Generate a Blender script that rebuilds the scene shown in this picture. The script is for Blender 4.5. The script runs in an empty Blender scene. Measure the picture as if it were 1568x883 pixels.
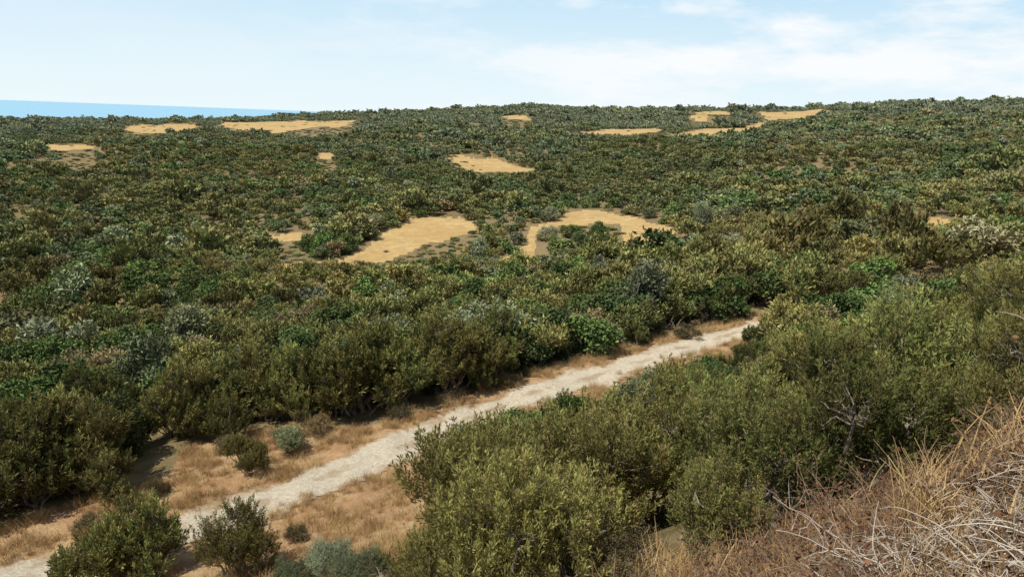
import numpy as np, math, bpy
from mathutils import Vector, Matrix
rng=np.random.default_rng(7)
scene=bpy.context.scene
# ------------------------------------------------------------ terrain
S_=np.arange(-80,500,0.25)
P_=np.interp(S_,[-80,-30,-3,0,4,10,18,25,30,48,80,110,160,220,400,500],[8,3,-1.3,-1.7,-4.9,-9,-13,-15,-15.2,-17,-23,-28,-35,-38,-39,-39])
P_=np.convolve(np.pad(P_,5,mode='edge'),np.ones(11)/11,'valid')
RR=np.log(np.array([60,100,120,145,165,195,225,260,300,500,800,1200,1600,2000,2600,6000.]))
AA=np.array([-.8,-.4,-.2,-.05,.03,.12,.35,.5,.7])
T=np.array([[-20,-29,-31.5,-34,-35,-36.5,-37.5,-38,-38.5,-40.5,-41,-40,-50,-65,-180,-500],
[-18,-25.5,-29,-33,-35,-35,-35,-36,-38,-40,-40.5,-41,-50,-65,-180,-500],
[-18,-24.5,-28.5,-33,-35,-34,-32.7,-34.5,-37,-39,-39,-37,-38,-50,-180,-500],
[-17,-23.8,-28,-32.5,-34.5,-33.8,-32.7,-33.5,-37,-38,-37,-34,-31,-34,-180,-500],
[-17,-23.8,-28,-32.5,-34.5,-33.8,-32.5,-33.5,-37,-37,-36,-32,-28,-24,-180,-500],
[-17,-23.2,-27.5,-32,-34,-33.3,-32.3,-34,-36,-36,-34,-30,-29,-36,-180,-500],
[-16,-21.5,-25,-27.5,-28.5,-29,-29,-29.5,-31,-32,-29,-25,-27,-40,-180,-500],
[-15,-21.5,-24.3,-22.3,-23,-25,-26,-27,-28,-27,-21,-14,-20,-35,-180,-500],
[-14,-18.5,-21,-20.5,-21,-22,-23,-23.5,-24,-22,-16,-9,-15,-30,-180,-500]])
TX_,TY_=.037,.0257     # general tilt of the land
def sm(a,b,x):
    t=np.clip((x-a)/(b-a),0,1); return t*t*(3-2*t)
def H(x,y):
    x=np.asarray(x,float); y=np.asarray(y,float)
    s=-.6*x+.8*y; r=np.hypot(x,y)+1e-6; yy=np.maximum(y,.6*r)
    near=np.interp(s,S_,P_)
    a=np.clip(np.where(y>1,x/np.maximum(y,1),np.sign(x)*.8),-.8,.7)
    ai=np.clip(np.interp(a,AA,np.arange(9)),0,7.9999); ri=np.clip(np.interp(np.log(yy),RR,np.arange(16)),0,14.9999)
    i=ai.astype(int); j=ri.astype(int); fa=ai-i; fr=ri-j; fa=fa*fa*(3-2*fa)
    far=(T[i,j]*(1-fa)+T[i+1,j]*fa)*(1-fr)+(T[i,j+1]*(1-fa)+T[i+1,j+1]*fa)*fr
    w=sm(65,110,yy)
    h=near*(1-w)+far*w
    n=np.sin(x*.021+y*.034+1)+np.sin(-x*.043+y*.017+2.2)*.7+np.sin(x*.011-y*.009)*.9+np.sin(x*.071+y*.063+.4)*.35+np.sin(-x*.09+y*.11)*.25
    h=h+n*(1.2*sm(150,600,r))
    n2=np.sin(x*.012+y*.024+.6)*1.2+np.sin(-x*.021+y*.015+4)*1.0+np.sin(x*.006-y*.013+2)
    h=h+n2*(2.3*sm(240,480,r)*(1-sm(1000,1400,r)))
    n3=np.sin(x*.11+y*.05)*np.sin(y*.13-x*.04+1)
    h=h+n3*.7*sm(55,80,r)*(1-sm(100,118,r))
    G=lambda cx,cy,sx,sy,A:A*np.exp(-((x-cx)/sx)**2-((y-cy)/sy)**2)
    h=h+G(-85,112,38,20,6)+G(150,320,85,36,10)+G(-250,440,85,38,10)+G(330,450,120,36,8)+G(-90,640,90,38,8)+G(-130,280,60,24,4.5)
    h=h+(np.sin(x*.9+y*.4)*np.sin(y*.8-x*.3)+.6*np.sin(x*2.1-y*1.3)*np.sin(x*1.1+y*2.3))*.10
    h=h+.7*np.exp(-((x-4.5)**2+(y-4.5)**2)/5.)
    return h+TX_*x+TY_*y
EYE=100.0
FW={'F1':[(-46,155),(-41,163),(-34,172),(-32,197),(-27,215),(-18,215),(-9,205),(-8,194),(-13,183),(-20,172),(-27,160),(-35,150),(-44,143)],
'F1b':[(-61,194),(-52,193),(-47,180),(-54,181)],
'F2':[(-3,156),(0,170),(4,201),(12,210),(17,223),(24,225),(38,208),(43,189),(38,158),(25,152),(26,166),(30,198),(17,200),(7,197),(6,175),(6,154)],
'F3':[(54,116),(58,124),(67,134),(76,139),(84,143),(79,129),(68,117),(59,112)],
'F4':[(44,62),(46,68),(52,72),(54,60)],
'F5':[(-40,504),(-10,495),(15,410),(13,380),(2,388),(-22,400)],
'F6':[(-150,564),(-127,544),(-99,425),(-112,425)],
'F7':[(-470,1250),(-423,1300),(-246,1238),(-214,1036),(-190,920),(-170,850),(-253,854),(-307,880),(-403,1053)],
'F8':[(-522,1009),(-525,1169),(-479,1200),(-362,941),(-374,760)],
'F9':[(57,705),(111,841),(149,818),(160,760),(97,654)],
'FA':[(125,640),(199,797),(259,889),(320,940),(243,745),(171,603),(138,605)],
'FB':[(329,1423),(423,1547),(298,1042),(246,1050)],
'FC':[(424,1382),(500,1250),(453,1100),(301,921)],
'FD':[(-20,1297),(27,1275),(24,1027),(-12,1033)],
'FE':[(-256,425),(-222,427),(-218,407),(-245,405)],
'FG':[(230,1000),(262,1010),(240,920),(212,915)],'FH':[(330,760),(370,770),(345,700),(312,700)],
'FI':[(560,920),(590,930),(570,840),(535,840)]}
TRACK=[(-24,14.5),(-17.3,20.4),(-15.6,21.5),(-13.2,22.9),(-10.6,24.9),(-9.0,26.4),(-7.5,27.9),(-4.2,31.4),(-0.8,35.4),(2.6,38.4),(6.5,41.4),(10.4,44.7),(15.3,48.2),(18.1,50),(22.2,51.4),(26.3,53.0),(34,58),(45,66)]
VERGE=[(-26,18),(-22,23),(-17.5,25.5),(-13.8,28.5),(-14.3,32.5),(-11.7,34.2),(-7.1,34.0),(-4.1,35.4),(-0.9,38.9),(5.8,44.4),(11.1,48.0),(17.7,52.0),(15.3,48.2),(10.4,44.7),(6.5,41.4),(2.6,38.4),(-0.8,35.2),(-4.2,31.2),(-7.5,27.9),(-10.6,24.9),(-17.3,20.4)]
def inpoly(x,y,poly):
    x=np.asarray(x,float);y=np.asarray(y,float)
    r=np.zeros(x.shape,bool); n=len(poly); j=n-1
    for i in range(n):
        xi,yi=poly[i];xj,yj=poly[j]
        if yi!=yj:
            r^=((yi>y)!=(yj>y))&(x<(xj-xi)*(y-yi)/(yj-yi)+xi)
        j=i
    return r
def warp(x,y):
    r=np.hypot(x,y); k=np.clip(r/170,1,4)
    return x+(np.sin(y*.21/k+x*.13/k)*1.4+np.sin(y*.7/k-x*.5/k)*.7+np.sin(y*1.9-x*1.5)*.3)*k, y+(np.sin(x*.19/k-y*.11/k)*1.6+np.sin(x*.8/k+y*.6/k)*1.1+np.sin(y*1.3+x*2.1)*.5)*k
def dist_line(x,y,L):
    best=np.full(np.shape(x),1e9)
    for (x0,y0),(x1,y1) in zip(L[:-1],L[1:]):
        dx,dy=x1-x0,y1-y0; t=np.clip(((x-x0)*dx+(y-y0)*dy)/(dx*dx+dy*dy),0,1)
        best=np.minimum(best,np.hypot(x-x0-t*dx,y-y0-t*dy))
    return best
TR=np.array(TRACK); tt=np.arange(len(TR)); ts=np.linspace(0,len(TR)-1,60)
TX=np.interp(ts,tt,TR[:,0]);TY=np.interp(ts,tt,TR[:,1])
kk=np.ones(5)/5
TX=np.convolve(np.pad(TX,2,mode='edge'),kk,'valid');TY=np.convolve(np.pad(TY,2,mode='edge'),kk,'valid')
TRK=list(zip(TX,TY))
# ------------------------------------------------------------ materials
def newmat(n):
    m=bpy.data.materials.new(n); m.use_nodes=True; nt=m.node_tree; nt.nodes.clear(); return m,nt
class NB:
    def __init__(s,nt): s.nt=nt
    def n(s,t,**k):
        o=s.nt.nodes.new(t)
        for a,b in k.items(): setattr(o,a,b)
        return o
    def l(s,a,b): s.nt.links.new(a,b)
    def noise(s,vec,scale,detail=4,rough=.6):
        o=s.n('ShaderNodeTexNoise'); o.inputs['Scale'].default_value=scale;o.inputs['Detail'].default_value=detail;o.inputs['Roughness'].default_value=rough
        if vec is not None: s.l(vec,o.inputs['Vector'])
        return o.outputs['Fac']
    def ramp(s,f,a,b,va=0,vb=1):
        o=s.n('ShaderNodeMapRange'); o.inputs[1].default_value=a;o.inputs[2].default_value=b;o.inputs[3].default_value=va;o.inputs[4].default_value=vb
        s.l(f,o.inputs[0]); return o.outputs[0]
    def math(s,op,a,b):
        o=s.n('ShaderNodeMath',operation=op)
        for i,v in enumerate((a,b)):
            if isinstance(v,(int,float)): o.inputs[i].default_value=v
            else: s.l(v,o.inputs[i])
        return o.outputs[0]
    def mix(s,f,a,b,bt='MIX'):
        o=s.n('ShaderNodeMix',data_type='RGBA',blend_type=bt)
        if isinstance(f,(int,float)): o.inputs[0].default_value=f
        else: s.l(f,o.inputs[0])
        for i,v in ((6,a),(7,b)):
            if isinstance(v,tuple): o.inputs[i].default_value=(*v,1)
            else: s.l(v,o.inputs[i])
        return o.outputs[2]
    def attr(s,name): return s.n('ShaderNodeAttribute',attribute_name=name).outputs['Fac']
    def pos(s): return s.n('ShaderNodeNewGeometry').outputs['Position']
def foliage(name,dark,light,alt,trans=.22,airhaze=0.,dcol=(.29,.315,.17),brown=(.36,.245,.095)):
    m,nt=newmat(name); b=NB(nt)
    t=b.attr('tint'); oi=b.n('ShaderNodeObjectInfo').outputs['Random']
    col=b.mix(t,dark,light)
    altf=b.ramp(oi,.5,.9,0,.85)
    col=b.mix(altf,col,b.mix(t,tuple(.42*q for q in alt),alt))
    hue=b.attr('hue'); col=b.mix(b.ramp(hue,.55,1.0,0,.75),col,b.mix(t,tuple(.35*q for q in brown),brown))
    nz=b.noise(b.pos(),.03,1)
    col=b.mix(b.ramp(nz,.5,.68,0,.45),col,(.24,.17,.07))
    nz=b.noise(b.pos(),.008,1)
    col=b.mix(b.ramp(nz,.42,.58,.32,0),col,(.065,.095,.035))
    v=b.math('FRACT',b.math('MULTIPLY',oi,17.3),0)
    g=b.ramp(v,0,1,.5,1.42)
    vm=b.n('ShaderNodeVectorMath',operation='SCALE'); b.l(col,vm.inputs[0]); b.l(g,vm.inputs['Scale'])
    c=vm.outputs[0]
    if airhaze: c=b.mix(airhaze,c,dcol)  # aerial haze painted into the leaf colour
    d=b.n('ShaderNodeBsdfDiffuse'); b.l(c,d.inputs['Color'])
    o=b.n('ShaderNodeOutputMaterial')
    if trans:
        tr=b.n('ShaderNodeBsdfTranslucent'); b.l(c,tr.inputs['Color'])
        mx=b.n('ShaderNodeMixShader'); mx.inputs[0].default_value=trans; b.l(d.outputs[0],mx.inputs[1]); b.l(tr.outputs[0],mx.inputs[2]); b.l(mx.outputs[0],o.inputs[0])
    else: b.l(d.outputs[0],o.inputs[0])
    return m
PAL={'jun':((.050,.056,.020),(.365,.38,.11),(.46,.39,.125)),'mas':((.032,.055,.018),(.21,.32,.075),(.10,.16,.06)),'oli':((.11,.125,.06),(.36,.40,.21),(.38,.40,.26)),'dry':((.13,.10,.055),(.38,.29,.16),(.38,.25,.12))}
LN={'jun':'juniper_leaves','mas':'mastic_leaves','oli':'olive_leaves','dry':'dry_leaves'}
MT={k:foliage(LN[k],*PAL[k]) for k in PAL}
MT0={k:foliage(LN[k]+'_opaque',*PAL[k],trans=0,airhaze=.06) for k in PAL}
MT1={k:foliage(LN[k]+'_hazed',*PAL[k],airhaze=.20,trans=0) for k in PAL}  # distant leaves, haze mixed into their colour
MT2={k:foliage(LN[k]+'_pale',*PAL[k],airhaze=.32,trans=0,dcol=(.30,.335,.21)) for k in PAL}  # farther leaves, more painted haze
MT3={k:foliage(LN[k]+'_haziest',*PAL[k],airhaze=.46,trans=0,dcol=(.30,.345,.25)) for k in PAL}  # ridge leaves, strongest painted haze
def simple(name,c1,c2,scale,rough=.9):
    m,nt=newmat(name); b=NB(nt); f=b.noise(b.pos(),scale,4)
    col=b.mix(b.ramp(f,.35,.65),c1,c2)
    d=b.n('ShaderNodeBsdfPrincipled'); b.l(col,d.inputs['Base Color']); d.inputs['Roughness'].default_value=rough;d.inputs['Specular IOR Level'].default_value=.2
    o=b.n('ShaderNodeOutputMaterial'); b.l(d.outputs[0],o.inputs[0]); return m
M_bark=simple('bark',(.14,.11,.08),(.30,.25,.19),6)
M_stick=simple('dry_bramble_stem',(.09,.05,.032),(.34,.235,.15),2.0)
M_pale=simple('bleached_stem',(.36,.29,.21),(.58,.50,.39),3)
M_litter=simple('dry_leaf_litter',(.07,.035,.018),(.22,.11,.05),2.2)
M_grass=simple('dry_grass',(.32,.19,.08),(.52,.36,.16),1.2)
m,nt=newmat('scrub_soil'); b=NB(nt); M_ground=m; p=b.pos()
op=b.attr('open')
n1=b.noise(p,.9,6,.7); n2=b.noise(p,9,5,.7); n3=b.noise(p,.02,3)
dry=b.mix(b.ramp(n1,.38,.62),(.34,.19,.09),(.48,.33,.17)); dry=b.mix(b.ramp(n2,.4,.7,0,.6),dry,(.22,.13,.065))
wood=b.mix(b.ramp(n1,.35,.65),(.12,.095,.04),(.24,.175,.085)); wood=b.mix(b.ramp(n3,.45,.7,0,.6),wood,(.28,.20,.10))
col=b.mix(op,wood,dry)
d=b.n('ShaderNodeBsdfPrincipled'); b.l(col,d.inputs['Base Color']); d.inputs['Roughness'].default_value=.95;d.inputs['Specular IOR Level'].default_value=.1
bp=b.n('ShaderNodeBump'); bp.inputs['Strength'].default_value=.6;bp.inputs['Distance'].default_value=.15; b.l(n2,bp.inputs['Height']); b.l(bp.outputs[0],d.inputs['Normal'])
o=b.n('ShaderNodeOutputMaterial'); b.l(d.outputs[0],o.inputs[0])
m,nt=newmat('straw_stubble'); b=NB(nt); M_field=m; p=b.pos()
n1=b.noise(p,.06,5); n2=b.noise(p,.35,8,.8)
col=b.mix(b.ramp(n1,.35,.65),(.43,.275,.105),(.52,.37,.16)); col=b.mix(b.ramp(n2,.38,.64,0,.8),col,(.30,.20,.08))
d=b.n('ShaderNodeBsdfPrincipled'); b.l(col,d.inputs['Base Color']); d.inputs['Roughness'].default_value=.95;d.inputs['Specular IOR Level'].default_value=.1
o=b.n('ShaderNodeOutputMaterial'); b.l(d.outputs[0],o.inputs[0])
m,nt=newmat('chalky_track'); b=NB(nt); M_track=m; p=b.pos()
n1=b.noise(p,1.1,6,.7); n2=b.noise(p,7,6,.75); e=b.attr('edge')
col=b.mix(b.ramp(n2,.35,.65),(.50,.41,.28),(.74,.65,.48))
ef=b.math('ADD',e,b.ramp(n1,.3,.7,-.45,.45))
col=b.mix(b.ramp(ef,.55,1.0,0,1),col,(.42,.28,.15))
cen=b.math('ADD',b.ramp(e,0,.3,1,0),b.ramp(n1,.3,.7,-.5,.3))
col=b.mix(b.ramp(cen,.4,1.0,0,.75),col,(.40,.28,.16))
d=b.n('ShaderNodeBsdfPrincipled'); b.l(col,d.inputs['Base Color']); d.inputs['Roughness'].default_value=.95;d.inputs['Specular IOR Level'].default_value=.1
bp=b.n('ShaderNodeBump'); bp.inputs['Strength'].default_value=.9;bp.inputs['Distance'].default_value=.2; b.l(n2,bp.inputs['Height']); b.l(bp.outputs[0],d.inputs['Normal'])
o=b.n('ShaderNodeOutputMaterial'); b.l(d.outputs[0],o.inputs[0])
m,nt=newmat('sea_water'); b=NB(nt); M_sea=m
d=b.n('ShaderNodeBsdfPrincipled'); d.inputs['Base Color'].default_value=(.25,.44,.54,1); d.inputs['Roughness'].default_value=.5;d.inputs['Specular IOR Level'].default_value=.3
o=b.n('ShaderNodeOutputMaterial'); b.l(d.outputs[0],o.inputs[0])
# ------------------------------------------------------------ mesh helper
def mesh(name,V,Fq,mats,mi=None,attrs=None,smooth=False):
    me=bpy.data.meshes.new(name); V=np.asarray(V,np.float32); Fq=np.asarray(Fq,np.int32); k=Fq.shape[1]
    me.vertices.add(len(V)); me.vertices.foreach_set('co',V.ravel())
    me.loops.add(Fq.size); me.loops.foreach_set('vertex_index',Fq.ravel())
    me.polygons.add(len(Fq)); me.polygons.foreach_set('loop_start',np.arange(0,Fq.size,k,dtype=np.int32))
    try: me.polygons.foreach_set('loop_total',np.full(len(Fq),k,np.int32))
    except Exception: pass
    if mi is not None: me.polygons.foreach_set('material_index',np.asarray(mi,np.int32))
    me.polygons.foreach_set('use_smooth',np.full(len(Fq),smooth))
    for m in mats: me.materials.append(m)
    if attrs:
        for n,a in attrs.items():
            at=me.attributes.new(n,'FLOAT','POINT'); at.data.foreach_set('value',np.asarray(a,np.float32))
    me.update(calc_edges=True); return me
def addobj(name,me,loc=(0,0,0),rz=0,sc=(1,1,1)):
    o=bpy.data.objects.new(name,me); o.location=loc; o.rotation_euler=(0,0,rz); o.scale=sc; scene.collection.objects.link(o); return o
# ------------------------------------------------------------ ground
phf=np.radians(np.linspace(-52,52,1000)); phb=np.radians(np.linspace(52,308,90)[1:-1]); ph=np.concatenate([phf,phb])
nr=850; rr=np.geomspace(.6,7000,nr)
PH,RG=np.meshgrid(ph,rr); GX=RG*np.sin(PH); GY=RG*np.cos(PH); na=len(ph)
GZ=H(GX,GY)+EYE
wx,wy=warp(GX,GY)
dt=np.full(GX.shape,1e9); nm_=RG<120; dt[nm_]=dist_line(GX[nm_],GY[nm_],TRK)
dt=dt+np.sin(GX*1.3+GY*.9)*.2+np.sin(GX*3.1-GY*2.3)*.15+np.sin(GX*6.1+GY*5.3)*.08
ver=inpoly(GX,GY,VERGE)
openm=np.clip(np.maximum(ver.astype(float),1-sm(1.8,3.4,dt)),0,1)
s_g=-.6*GX+.8*GY
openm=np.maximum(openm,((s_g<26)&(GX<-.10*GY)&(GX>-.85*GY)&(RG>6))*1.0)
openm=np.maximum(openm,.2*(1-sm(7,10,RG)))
I=np.arange(nr-1)[:,None]*na+np.arange(na)[None,:]; J=np.arange(nr-1)[:,None]*na+((np.arange(na)+1)%na)[None,:]
Q=np.stack([I,J,J+na,I+na],-1)[...,::-1]
V=np.stack([GX,GY,GZ],-1).reshape(-1,3)
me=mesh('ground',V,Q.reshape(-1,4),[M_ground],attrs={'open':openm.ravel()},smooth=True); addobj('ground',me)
def subsheet(name,mask,mat,dz,attrs={}):
    fm=mask.ravel()[Q].all(-1).reshape(-1); q=Q.reshape(-1,4)[fm]
    if len(q)==0: return
    u,inv=np.unique(q,return_inverse=True); vv=V[u].copy(); vv[:,2]+=dz
    me=mesh(name,vv,inv.reshape(q.shape),[mat],attrs={k:a.ravel()[u] for k,a in attrs.items()},smooth=True); addobj(name,me)
TW=1.6
subsheet('dirt_track',(dt<TW)&(RG<120),M_track,.03,{'edge':np.clip(dt/TW,0,1)})
for k,pl in FW.items():
    subsheet('harvested_field',inpoly(wx,wy,pl),M_field,.05)
n=96; a=np.linspace(0,2*np.pi,n,endpoint=False); R=[1,1500,4000,12000,40000]
sv=np.concatenate([[ [r*math.sin(t),r*math.cos(t),0.0] for t in a] for r in R]); sq=[]
for i in range(len(R)-1):
    for j in range(n): sq.append((i*n+j,(i+1)*n+j,(i+1)*n+(j+1)%n,i*n+(j+1)%n))
addobj('sea',mesh('sea',sv,np.array(sq)[:,::-1],[M_sea]))
# ------------------------------------------------------------ shrubs
def nrm(a): return a/(np.linalg.norm(a,axis=-1,keepdims=True)+1e-9)
def leaves(P,D,L,W,g):
    sd=nrm(np.cross(D,g.normal(size=P.shape))); L=L[:,None];W=W[:,None]
    v=np.stack([P,P+D*L*.5+sd*W*.5,P+D*L,P+D*L*.5-sd*W*.5],1).reshape(-1,3)
    return v,np.arange(len(v)).reshape(-1,4)
def tubes(P,R,sides=4):
    n,k,_=P.shape; Tn=nrm(np.gradient(P,axis=1)); ref=np.zeros_like(Tn); ref[...,0]=.37;ref[...,1]=.2;ref[...,2]=.1+.9*(np.abs(Tn[...,2])<.8)
    A=nrm(np.cross(Tn,ref)); B=np.cross(Tn,A)
    an=np.arange(sides)*2*np.pi/sides
    ring=P[:,:,None,:]+R[:,:,None,None]*(np.cos(an)[None,None,:,None]*A[:,:,None,:]+np.sin(an)[None,None,:,None]*B[:,:,None,:])
    v=ring.reshape(-1,3); base=(np.arange(n)[:,None,None]*k+np.arange(k-1)[None,:,None])*sides; s=np.arange(sides)[None,None,:]; s2=(s+1)%sides
    q=np.stack([base+s,base+s2,base+sides+s2,base+sides+s],-1).reshape(-1,4); return v,q
def shrub(name,seed,kind,R,Ht,npl,nlf,L,W,mat,woody=True,lobes=None,plk=1.,plr=1.):
    g=np.random.default_rng(seed)
    K={'jun':dict(up=.66,pl=.80,pr=.115,ld=.95,low=-.1,sp=.45),'mas':dict(up=.15,pl=.34,pr=.24,ld=.0,low=-.5,sp=.6),'oli':dict(up=.3,pl=.5,pr=.22,ld=.3,low=-.35,sp=.6),'dry':dict(up=.45,pl=.5,pr=.2,ld=.4,low=-.2,sp=.6)}[kind]
    nl=lobes or g.integers(6,10); ph_=g.uniform(0,2*np.pi,nl)+np.arange(nl)*2.4; rho=R*np.sqrt(g.uniform(.02,.5,nl))
    lr=R*g.uniform(.22,.42,nl); lz=Ht*(.82-.5*(rho/R)**1.3)*g.uniform(.5,1.12,nl)-lr*.6; lz=np.maximum(lz,lr*.45)
    C=np.stack([rho*np.cos(ph_),rho*np.sin(ph_),lz],-1)
    if kind=='oli' : C[:,2]+=Ht*.08
    n=npl*3; li=g.choice(nl,n,p=lr**2/np.sum(lr**2)); dr=nrm(g.normal(size=(n,3))); dr[:,2]=np.where(dr[:,2]<K['low'],-dr[:,2],dr[:,2])
    A=C[li]+dr*(lr[li]*g.uniform(.5,1.05,n))[:,None]*np.array([1,1,1.05 if kind=='jun' else .95])
    ins=np.zeros(n,bool)
    for c,r in zip(C,lr): ins|=np.linalg.norm(A-c,axis=1)<r*.5
    keep=(~ins|(g.random(n)<.12))&(A[:,2]>.05); idx=np.nonzero(keep)[0][:npl]; A=A[idx];dr=dr[idx];li=li[idx];n=len(A)
    up=np.array([0,0,1.]); D=nrm(dr*(1-K['up'])+up*K['up']+g.normal(size=(n,3))*.16)
    sc=g.uniform(.5,1.5,n)*plk; PL=K['pl']*sc*R/1.5; PR=K['pr']*g.uniform(.7,1.3,n)*R/1.5*plk*plr
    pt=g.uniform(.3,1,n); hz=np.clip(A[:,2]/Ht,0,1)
    m_=n*nlf; pi=np.repeat(np.arange(n),nlf); t=g.random(m_)**.9
    pd=D[pi]; rv=g.normal(size=(m_,3)); rv-=pd*np.sum(rv*pd,1,keepdims=True); rv=nrm(rv)
    rad=PR[pi]*(1-t**2*.9)*np.sqrt(g.uniform(.05,1,m_))
    if kind=='mas': rad=PR[pi]*np.sqrt(np.clip(1-(2*t-1)**2,0,1))*g.uniform(.5,1,m_)
    P=A[pi]+pd*(PL[pi]*(t-.3))[:,None]+rv*rad[:,None]
    LD=nrm(pd*K['ld']+rv*K['sp']+g.normal(size=(m_,3))*.38+up*.1)
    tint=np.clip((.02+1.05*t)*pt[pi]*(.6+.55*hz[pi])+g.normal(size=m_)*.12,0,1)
    hue=np.repeat(g.random(n)[pi],4) if kind in('jun','dry') else np.repeat(g.random(n)[pi]*.7,4)
    v,q=leaves(P,LD,L*g.uniform(.6,1.3,m_),W*g.uniform(.7,1.3,m_),g); tv=np.repeat(tint,4); mi=np.zeros(len(q),int)
    if woody:
        k=6; u=np.linspace(0,1,k)
        base=np.zeros((nl,3)); base[:,:2]=g.normal(size=(nl,2))*.08*R; base[:,2]=-.25
        lin=base[:,None]+(C-base)[:,None]*u[None,:,None]; lin[:,1:-1]+=g.normal(size=(nl,k-2,3))*.05*R; 
        r0=.05*R/1.5*(1.1 if kind!='oli' else 1.4)
        vt,qt=tubes(lin,np.broadcast_to(r0*(1-.65*u),(nl,k)).copy(),5)
        nb=min(n,160); st=C[li[:nb]]; en=A[:nb]+D[:nb]*PL[:nb,None]*.2; l2=st[:,None]+(en-st)[:,None]*u[None,:,None]; l2[:,1:-1]+=g.normal(size=(nb,k-2,3))*.03*R
        vb,qb=tubes(l2,np.broadcast_to(.018*R/1.5*(1-.75*u),(nb,k)).copy(),3)
        q=np.concatenate([q,qt+len(v),qb+len(v)+len(vt)]); v=np.concatenate([v,vt,vb]); z_=np.zeros(len(vt)+len(vb)); tv=np.concatenate([tv,z_]); hue=np.concatenate([hue,z_]); mi=np.concatenate([mi,np.ones(len(qt)+len(qb),int)])
    return mesh(name,v,q,[mat,M_bark],mi,{'tint':tv,'hue':hue})
NAMES={'jun':'juniper_shrub','mas':'mastic_shrub','oli':'wild_olive_shrub','dry':'dry_shrub'}
HERO={'jun':[shrub('juniper_hero',20+i,'jun',1.5,3.0,430,80,.08,.021,MT['jun'],plk=.75,lobes=13,plr=.85) for i in range(5)],
'mas':[shrub('mastic_hero',36,'mas',1.6,2.3,400,70,.055,.033,MT['mas'],plk=.75)],
'oli':[shrub('olive_hero',46,'oli',1.6,2.3,420,65,.07,.022,MT['oli'],plk=.8)],
'dry':[shrub('dry_hero',56,'dry',1.3,1.7,260,60,.055,.016,MT['dry'])]}
NEAR={'jun':[shrub('juniper_near',10+i,'jun',1.5,3.0,270,52,.14,.040,MT['jun'],plk=.82,lobes=11,plr=.9) for i in range(4)],
'mas':[shrub('mastic_near',30+i,'mas',1.6,2.3,270,50,.10,.058,MT['mas'],plk=.85) for i in range(2)],
'oli':[shrub('olive_near',40+i,'oli',1.6,2.6,260,48,.125,.045,MT['oli'],plk=.85) for i in range(2)],
'dry':[shrub('dry_near',50,'dry',1.3,1.7,220,40,.09,.03,MT['dry'])]}
MIDT={'jun':[shrub('juniper_mid',110+i,'jun',1.6,2.7,180,22,.25,.085,MT0['jun'],plk=.8,lobes=10,plr=1.2) for i in range(4)],
'mas':[shrub('mastic_mid',130+i,'mas',1.7,2.5,190,26,.16,.095,MT0['mas'],plk=.85) for i in range(2)],
'oli':[shrub('olive_mid',140+i,'oli',1.7,2.7,180,24,.20,.085,MT0['oli']) for i in range(2)],
'dry':[shrub('dry_mid',150,'dry',1.3,1.7,120,20,.18,.06,MT0['dry'])]}
def coll(name,spec):
    c=bpy.data.collections.new(name); idx={}; i=0
    for k,ms in spec:
        idx[k]=[]
        for me in ms:
            o=bpy.data.objects.new(f'{name}_{i:02d}',me); c.objects.link(o); idx[k].append(i); i+=1
    return c,idx
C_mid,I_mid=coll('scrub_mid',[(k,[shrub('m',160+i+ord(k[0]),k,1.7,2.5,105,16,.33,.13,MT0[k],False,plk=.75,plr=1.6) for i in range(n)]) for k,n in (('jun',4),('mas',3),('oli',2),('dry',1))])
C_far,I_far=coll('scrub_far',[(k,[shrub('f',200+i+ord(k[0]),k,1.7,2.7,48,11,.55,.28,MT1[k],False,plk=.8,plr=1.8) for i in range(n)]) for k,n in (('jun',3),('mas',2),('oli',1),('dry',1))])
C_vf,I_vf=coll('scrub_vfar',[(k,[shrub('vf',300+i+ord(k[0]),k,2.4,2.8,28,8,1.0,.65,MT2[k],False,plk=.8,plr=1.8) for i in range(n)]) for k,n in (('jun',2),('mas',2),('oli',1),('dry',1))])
C_xf,I_xf=coll('scrub_ridge',[(k,[shrub('xf',400+i+ord(k[0]),k,2.4,2.8,28,8,1.0,.65,MT3[k],False,plk=.8,plr=1.8) for i in range(n)]) for k,n in (('jun',2),('mas',2),('oli',1),('dry',1))])
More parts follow.
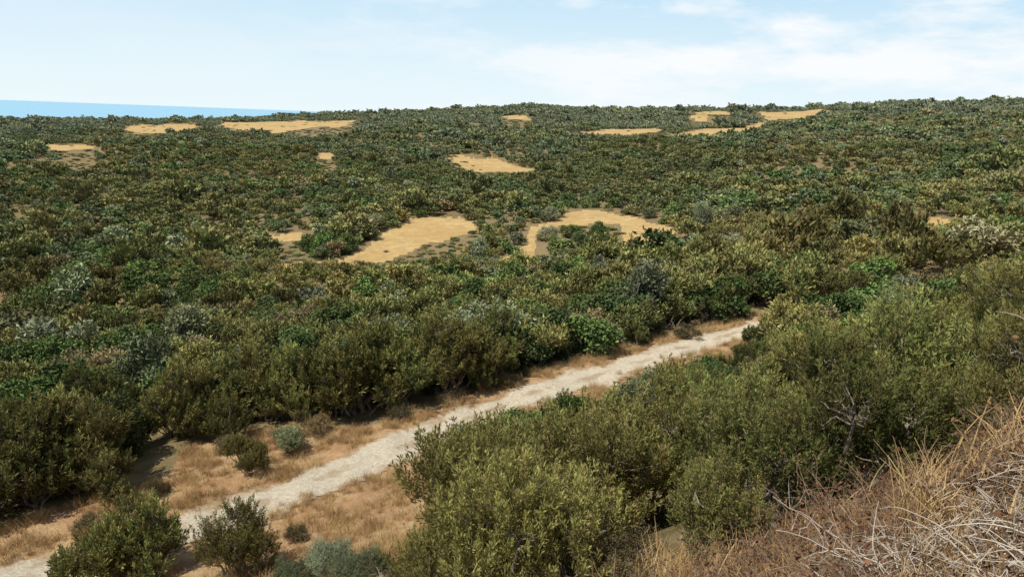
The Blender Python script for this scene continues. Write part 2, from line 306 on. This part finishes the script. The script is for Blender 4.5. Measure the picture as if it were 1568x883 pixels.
def scatter(name,P,scl,rot,idx,col):
    me=bpy.data.meshes.new(name); n=len(P); me.vertices.add(n); me.vertices.foreach_set('co',np.asarray(P,np.float32).ravel())
    a=me.attributes.new('scl','FLOAT_VECTOR','POINT'); a.data.foreach_set('vector',np.asarray(scl,np.float32).ravel())
    a=me.attributes.new('rot','FLOAT_VECTOR','POINT'); a.data.foreach_set('vector',np.asarray(rot,np.float32).ravel())
    a=me.attributes.new('idx','INT','POINT'); a.data.foreach_set('value',np.asarray(idx,np.int32))
    me.update(); ob=addobj(name,me)
    g=bpy.data.node_groups.new(name+'_gn','GeometryNodeTree'); g.interface.new_socket('Geometry',in_out='INPUT',socket_type='NodeSocketGeometry'); g.interface.new_socket('Geometry',in_out='OUTPUT',socket_type='NodeSocketGeometry')
    N=g.nodes.new; gi=N('NodeGroupInput'); go=N('NodeGroupOutput'); ip=N('GeometryNodeInstanceOnPoints'); ci=N('GeometryNodeCollectionInfo')
    ci.inputs['Collection'].default_value=col; ci.inputs['Separate Children'].default_value=True; ci.inputs['Reset Children'].default_value=True
    def na_(nm,t):
        x=N('GeometryNodeInputNamedAttribute'); x.data_type=t; x.inputs['Name'].default_value=nm; return x.outputs[0]
    L=g.links.new; L(gi.outputs[0],ip.inputs['Points']); L(ci.outputs[0],ip.inputs['Instance']); ip.inputs['Pick Instance'].default_value=True
    L(na_('idx','INT'),ip.inputs['Instance Index']); L(na_('rot','FLOAT_VECTOR'),ip.inputs['Rotation']); L(na_('scl','FLOAT_VECTOR'),ip.inputs['Scale'])
    L(ip.outputs[0],go.inputs[0])
    md=ob.modifiers.new('scatter','NODES'); md.node_group=g; return ob
def ringpts(r0,r1,sp,az=43):
    xs=np.arange(-r1*1.08,r1*1.08,sp); ys=np.arange(-r1*.1,r1*1.08,sp); X,Y=np.meshgrid(xs,ys); X=X+rng.uniform(-.48,.48,X.shape)*sp; Y=Y+rng.uniform(-.48,.48,X.shape)*sp
    X=X.ravel();Y=Y.ravel(); r=np.hypot(X,Y)
    if r0>100: r=r*(1+.07*np.sin(np.arctan2(X,Y)*13+r0)+.04*np.sin(np.arctan2(X,Y)*31))
    if r1>100:
        r2=np.hypot(X,Y)*(1+.07*np.sin(np.arctan2(X,Y)*13+r1)+.04*np.sin(np.arctan2(X,Y)*31))
    else: r2=r
    k=(r>=r0)&(r2<r1)&(np.abs(np.degrees(np.arctan2(X,Y)))<az); return X[k],Y[k]
def infield(x,y):
    wx,wy=warp(x,y); r=np.zeros(np.shape(x),bool)
    for pl in FW.values(): r|=inpoly(wx,wy,pl)
    return r
def margin(x,y):
    m=infield(x*1.04,y*1.04)
    for k in (1.08,1.12,1.16): m|=infield(x*k,y*k)
    return m
def kindpick(x,y,I):
    n=np.sin(x*.07+y*.05)+np.sin(-x*.11+y*.09+1)+rng.normal(size=x.shape)*1.2
    u=rng.random(x.shape); out=np.zeros(x.shape,int); 
    kd=np.where(n>.45,1,0); kd=np.where(u<.10,2,kd); kd=np.where((u>.965),3,kd)
    for i,k in enumerate(('jun','mas','oli','dry')):
        m=kd==i; out[m]=rng.choice(I[k],m.sum())
    return out
def massobj(name,x,y,I,col,smin,smax,zf,big=.12,bm=1.6,mg=.78):
    n=len(x); z=H(x,y)+EYE-.1; s=rng.uniform(smin,smax,n)*(1+.25*np.sin(x*.05+y*.04)*np.sin(y*.06-x*.02))
    s=s*np.where(rng.random(n)<big,rng.uniform(1.25,bm,n),1)
    s=np.where((y>95)&(y<157)&(x>-48)&(x<42),np.minimum(s,.95),s)
    zz=np.where(margin(x,y)|infield(x,y),.5,1.)
    s=np.where(zz<1,np.minimum(s,smin)*mg,s)
    scl=np.stack([s*rng.uniform(.9,1.25,n)/zz**.5,s*rng.uniform(.9,1.25,n)/zz**.5,s*zf*zz*rng.uniform(.75,1.2,n)],-1)
    rot=np.stack([np.zeros(n),np.zeros(n),rng.uniform(0,6.28,n)],-1)
    scatter(name,np.stack([x,y,z],-1),scl,rot,kindpick(x,y,I),col)
def clear(x,y,tr=2.6):
    inf=infield(x,y)&~((rng.random(x.shape)<.03))
    gap=(np.sin(x*.31+y*.12)*np.sin(y*.27-x*.17+2)+.3*rng.normal(size=x.shape)>.93)
    return (~inf)&(~inpoly(x,y,VERGE))&(dist_line(x,y,TRK)>tr)&~gap
NR=62
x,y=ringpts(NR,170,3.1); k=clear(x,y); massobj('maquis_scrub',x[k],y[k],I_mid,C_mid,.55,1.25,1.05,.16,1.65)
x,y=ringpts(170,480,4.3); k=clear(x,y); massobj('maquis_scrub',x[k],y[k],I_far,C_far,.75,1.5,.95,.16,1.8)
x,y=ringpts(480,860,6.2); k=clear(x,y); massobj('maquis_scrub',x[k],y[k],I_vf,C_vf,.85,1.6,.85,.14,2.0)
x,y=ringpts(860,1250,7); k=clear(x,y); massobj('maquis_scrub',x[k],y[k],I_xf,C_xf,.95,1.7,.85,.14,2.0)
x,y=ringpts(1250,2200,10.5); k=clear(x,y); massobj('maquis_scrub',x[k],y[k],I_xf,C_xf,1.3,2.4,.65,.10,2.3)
def put(kind,x,y,s,sz=1):
    r=math.hypot(x,y); L=(HERO if r<23 else NEAR if r<42 else MIDT)[kind]; me=L[int(rng.integers(len(L)))]
    addobj(NAMES[kind],me,(x,y,float(H(x,y))+EYE-.08),rng.uniform(0,6.28),(s*rng.uniform(.85,1.15),s*rng.uniform(.85,1.15),s*sz))
x,y=ringpts(7,NR+4,2.6,46); s=-.6*x+.8*y
k=(~inpoly(x,y,VERGE))&(dist_line(x,y,TRK)>2.4)&~((s<26.5)&(x<-.09*y))&~((np.hypot(x,y)<8)&(x>1))
x=x[k];y=y[k];s=s[k]; mg=margin(x,y)
for X,Y,Sx,M in zip(x,y,s,mg):
    u=rng.random(); n=math.sin(X*.25+Y*.2)+math.sin(-X*.3+Y*.17+1); r=math.hypot(X,Y)
    kd='jun' if u<.66 else ('mas' if u<.83 else ('oli' if u<.93 else 'dry'))
    if n>1.1 and u<.4: kd='mas'
    if r<27: kd='jun' if u<.84 else ('oli' if u<.93 else ('mas' if u<.96 else 'dry'))
    hb=rng.uniform(1.7,3.7) if Sx<27 else (rng.uniform(2.4,4.8) if Sx<38 else rng.uniform(1.6,3.6))
    if Sx<27 and X<15: 
        cap=(-.545*Sx)-float(H(X,Y)-TX_*X-TY_*Y); hb=min(hb,cap*(1.15 if X<0.1*Y else 1.03))
        if hb<.6: continue
    if Sx<27: hb=max(hb,.9)
    if M: hb=min(hb,1.3)
    h0={'jun':3.0,'mas':2.2,'oli':2.6,'dry':1.6}[kd]
    sc=min(hb/h0,1.6)
    put(kd,X,Y,max(sc,.75) if Sx>27 and not M else max(sc,.55),1 if sc>.62 else sc/.62)
for X,Y,kd,sc in [(-10.9,21.0,'jun',1.0),(-12.2,20.6,'jun',.9),(-11.8,21.6,'jun',.9),(-7.7,20.1,'jun',.85),(-4.2,17.5,'oli',.62),(-5.2,18.0,'oli',.45),(-3.2,16.4,'oli',.5),(-12.8,33.2,'jun',.8),(-10.1,28.9,'jun',.5),(-9.4,31.1,'oli',.6),(-11.0,30.0,'jun',.6),(8.3,46,'jun',.6),(-16.5,28.5,'jun',1.0),(-6.9,17.4,'dry',.5),(-.1,13.0,'jun',1.3),(2.4,14.4,'jun',1.3),(.9,15.6,'jun',1.35),(4.6,16,'jun',1.25),(-18,27,'jun',1.3),(-20,28,'jun',1.45),(-17.8,29.5,'jun',1.5),(-21,25.5,'jun',.9),(-15.2,27.4,'jun',.75),(-18.6,24.6,'dry',.8),(2.6,8.6,'jun',.6),(3.8,9.6,'jun',.7),(1.6,9.5,'dry',.7),(5.6,9.8,'jun',.6),(.8,10.6,'jun',.7),(-14.5,24.6,'dry',.5),(-6.5,22.5,'dry',.45),(7.5,11,'jun',.7),(8.6,9.6,'dry',.6),(-13.6,27.5,'dry',.55),(-12,31.8,'dry',.6),
 (-15.5,34.5,'jun',1.4),(-13,36.2,'jun',1.5),(-10.5,35.8,'jun',1.4),(-8,36,'jun',1.5),(-5.6,37,'jun',1.45),(-3.2,38.6,'jun',1.3),(-.8,41,'jun',1.45),(2,43.4,'jun',1.3),(4.6,45.6,'mas',1.4),(-8.5,33,'dry',.7),(-4.8,34.8,'dry',.6),(.4,39.2,'dry',.6),(12,47.6,'dry',.7)]:
    put(kd,X,Y,sc)
for X,Y,kd,sc,nm in [(-41,172,'mas',2.6,'carob_tree'),(-38,175,'mas',2.2,'carob_tree'),(-45,174,'mas',2.0,'carob_tree'),(-35,196,'oli',2.0,'olive_tree'),(-33,201,'mas',2.0,'carob_tree'),(-25,213,'mas',1.3,'carob_tree'),(12,207,'oli',1.5,'olive_tree'),(8,210,'oli',1.4,'olive_tree'),(23,187,'mas',1.8,'carob_tree'),(17,177,'mas',1.7,'carob_tree'),(12,174,'mas',1.6,'carob_tree'),(20,172,'mas',1.6,'carob_tree'),(15,186,'mas',1.8,'carob_tree'),(10,184,'oli',1.5,'olive_tree'),(37.9,206,'oli',1.4,'olive_tree'),(47,181,'oli',2.3,'olive_tree'),(45,174,'oli',2.0,'olive_tree'),(51,172,'oli',2,'olive_tree'),(39,129,'oli',1.5,'olive_tree'),(35,128,'oli',1.4,'olive_tree'),(-6,167,'oli',1.5,'olive_tree'),(48,122,'oli',1.5,'olive_tree')]:
    me=MIDT[kd][int(rng.integers(2))]; addobj(nm,me,(X,Y,float(H(X,Y))+EYE-.1),rng.uniform(0,6),(sc,sc,sc*.95))
# ------------------------------------------------------------ dry grass
def tuft(seed,n,h,w):
    g=np.random.default_rng(seed); k=4; u=np.linspace(0,1,k); b0=np.zeros((n,3)); b0[:,:2]=g.normal(size=(n,2))*.14
    a=g.uniform(0,6.28,n); lean=g.uniform(.1,.7,n)*h; hh=h*g.uniform(.5,1.1,n)
    P=np.zeros((n,k,3)); P[:,:,0]=b0[:,None,0]+np.cos(a)[:,None]*lean[:,None]*u**1.8; P[:,:,1]=b0[:,None,1]+np.sin(a)[:,None]*lean[:,None]*u**1.8; P[:,:,2]=hh[:,None]*u-.03
    v,q=tubes(P,np.broadcast_to(w*(1-.7*u),(n,k)).copy(),3); return mesh('tuft',v,q,[M_grass])
C_g,I_g=coll('grass_tufts',[('g',[tuft(1,50,.42,.006),tuft(2,40,.3,.007),tuft(3,50,.55,.006)])])
xs=rng.uniform(-28,30,40000); ys=rng.uniform(8,60,40000); s=-.6*xs+.8*ys; dd=dist_line(xs,ys,TRK)
k=(inpoly(xs,ys,VERGE)|(dd<3.2)|((s<26)&(xs<-.06*ys)&(xs>-1.0*ys)))&(dd>1.3+.3*rng.normal(size=xs.shape))&(np.sin(xs*1.7+ys)+np.sin(ys*2.1-xs*1.3)+rng.normal(size=xs.shape)*.8>-.1)
xs=xs[k];ys=ys[k]; 
x2=rng.uniform(0,9,260); y2=rng.uniform(3,10,260); xs=np.concatenate([xs,x2]);ys=np.concatenate([ys,y2])
n=len(xs); sc=rng.uniform(.4,1.0,n)
scatter('dry_grass',np.stack([xs,ys,H(xs,ys)+EYE],-1),np.stack([sc*1.2,sc*1.2,sc],-1),np.stack([np.zeros(n),np.zeros(n),rng.uniform(0,6.28,n)],-1),rng.integers(0,3,n),C_g)
# ------------------------------------------------------------ brambles
def bramble(name,n,x0,x1,y0,y1,lmin,lmax,rad,mat,seed,rise=.8,flat=0):
    g=np.random.default_rng(seed); k=12; bx=g.uniform(x0,x1,n); by=g.uniform(y0,y1,n)
    cl=.75+.5*np.sin(bx*2.3+by*1.1)*np.sin(by*2.7-bx*.9); L=g.uniform(lmin,lmax,n)*cl; a=g.uniform(0,6.28,n); el=g.uniform(.2,1.4,n)*rise
    d=np.stack([np.cos(a)*np.cos(el),np.sin(a)*np.cos(el),np.sin(el)],-1); P=np.zeros((n,k,3)); P[:,0]=np.stack([bx,by,H(bx,by)+EYE-.05+flat*g.random(n)],-1)
    st=L/(k-1); dr=g.uniform(.05,.25,n)
    for i in range(1,k):
        d=nrm(d+g.normal(size=(n,3))*.15-np.array([0,0,1])*dr[:,None]*(i/k)); P[:,i]=P[:,i-1]+d*st[:,None]
        gz=H(P[:,i,0],P[:,i,1])+EYE+.03; P[:,i,2]=np.maximum(P[:,i,2],gz)
    R=rad*g.uniform(.5,1.3,n)[:,None]*np.linspace(1,.35,k)[None]
    vs,qs=tubes(P,R,4)
    m_=n*4; pi=g.integers(0,n,m_); pj=g.integers(2,k-1,m_); st=P[pi,pj]; dd=nrm(g.normal(size=(m_,3))+np.array([0,0,.5])); ll=g.uniform(.06,.28,m_); kk=5; u=np.linspace(0,1,kk)
    P2=st[:,None]+dd[:,None]*(ll[:,None]*u)[:,:,None]; P2[:,1:]+=g.normal(size=(m_,kk-1,3))*.015
    v2,q2=tubes(P2,rad*.5*np.broadcast_to(1-.6*u,(m_,kk)),3)
    qs=np.concatenate([qs,q2+len(vs)]); vs=np.concatenate([vs,v2]); mi=np.zeros(len(qs),int)
    m_=n*16; pi=g.integers(0,n,m_); pj=g.integers(0,k-1,m_); c=P[pi,pj]+g.normal(size=(m_,3))*.07
    v3,q3=leaves(c,nrm(g.normal(size=(m_,3))),g.uniform(.02,.06,m_),g.uniform(.01,.03,m_),g)
    if flat==0:
        qs=np.concatenate([qs,q3+len(vs)]); vs=np.concatenate([vs,v3]); mi=np.concatenate([mi,np.ones(len(q3),int)])
    addobj(name,mesh(name,vs,qs,[mat,M_litter],mi))
bramble('dry_bramble_thicket',2800,.1,5.4,2.4,7.0,.3,.95,.0038,M_stick,1)
bramble('bleached_bramble_stems',280,2.2,4.0,3.0,4.3,.4,1.05,.005,M_pale,2,.25,.3)
bramble('dead_shrub',70,-2.6,-1.7,12.6,13.4,.7,1.5,.009,M_pale,5,.9,.1)
# ------------------------------------------------------------ light
EL=60; AZ=-120
w=bpy.data.worlds.new('World'); scene.world=w; w.use_nodes=True; nt=w.node_tree; nt.nodes.clear(); b=NB(nt)
sky=b.n('ShaderNodeTexSky',sky_type='NISHITA'); sky.sun_disc=False; sky.sun_elevation=math.radians(EL); sky.sun_rotation=math.radians(AZ); sky.altitude=100; sky.dust_density=.3; sky.air_density=1.0
tc=b.n('ShaderNodeTexCoord').outputs['Generated']
sep=b.n('ShaderNodeSeparateXYZ'); b.l(tc,sep.inputs[0]); z=sep.outputs[2]
def sstep(z0,z1,v0,v1):
    h=b.n('ShaderNodeMapRange',interpolation_type='SMOOTHSTEP'); b.l(z,h.inputs[0]); h.inputs[1].default_value=z0; h.inputs[2].default_value=z1; h.inputs[3].default_value=v0; h.inputs[4].default_value=v1; return h.outputs[0]
haze=b.mix(sstep(-.02,.26,0,1),(6.9,7.8,8.1),(3.5,5.8,7.7))
base=b.mix(sstep(.20,.50,0,1),haze,sky.outputs[0])
mp=b.n('ShaderNodeMapping'); b.l(tc,mp.inputs[0]); mp.inputs['Rotation'].default_value=(0,math.radians(12),0); mp.inputs['Scale'].default_value=(2.2,2.2,8)
mp.inputs['Location'].default_value=(.7,.3,.2)
cn=b.noise(mp.outputs[0],1.5,7,.6); cf=b.ramp(cn,.48,.60,0,.97)
cs=b.ramp(sep.outputs[0],-.35,.2,.1,1.0)
cf=b.math('MULTIPLY',cf,cs)
mx=b.mix(cf,base,(7.9,8.1,8.25))
bg=b.n('ShaderNodeBackground'); bg.inputs['Strength'].default_value=.122; b.l(mx,bg.inputs['Color']); o=b.n('ShaderNodeOutputWorld'); b.l(bg.outputs[0],o.inputs[0])
sl=bpy.data.lights.new('sun','SUN'); sl.energy=5; sl.angle=math.radians(.53); sl.color=(1,.96,.89); so=bpy.data.objects.new('sun',sl); scene.collection.objects.link(so)
e=math.radians(EL);azr=math.radians(AZ)
sd=Vector((math.sin(azr)*math.cos(e),math.cos(azr)*math.cos(e),math.sin(e))); so.rotation_euler=sd.to_track_quat('Z','Y').to_euler()
# ------------------------------------------------------------ camera (hand-held, slight roll)
th=math.atan(294/1162)
cam=bpy.data.cameras.new('camera'); cam.sensor_width=36; cam.lens=1162/1568*36; cam.clip_start=.05; cam.clip_end=60000
co=bpy.data.objects.new('camera',cam); scene.collection.objects.link(co); scene.camera=co
q=Vector((0,0,1)).rotation_difference(Vector((-TX_,-TY_,1)).normalized())
R=q.to_matrix() @ Matrix.Rotation(math.pi/2-th,3,'X')
co.rotation_euler=R.to_euler(); co.location=(0,0,EYE)
scene.view_settings.view_transform='Standard'; scene.view_settings.look='None'; scene.view_settings.exposure=0
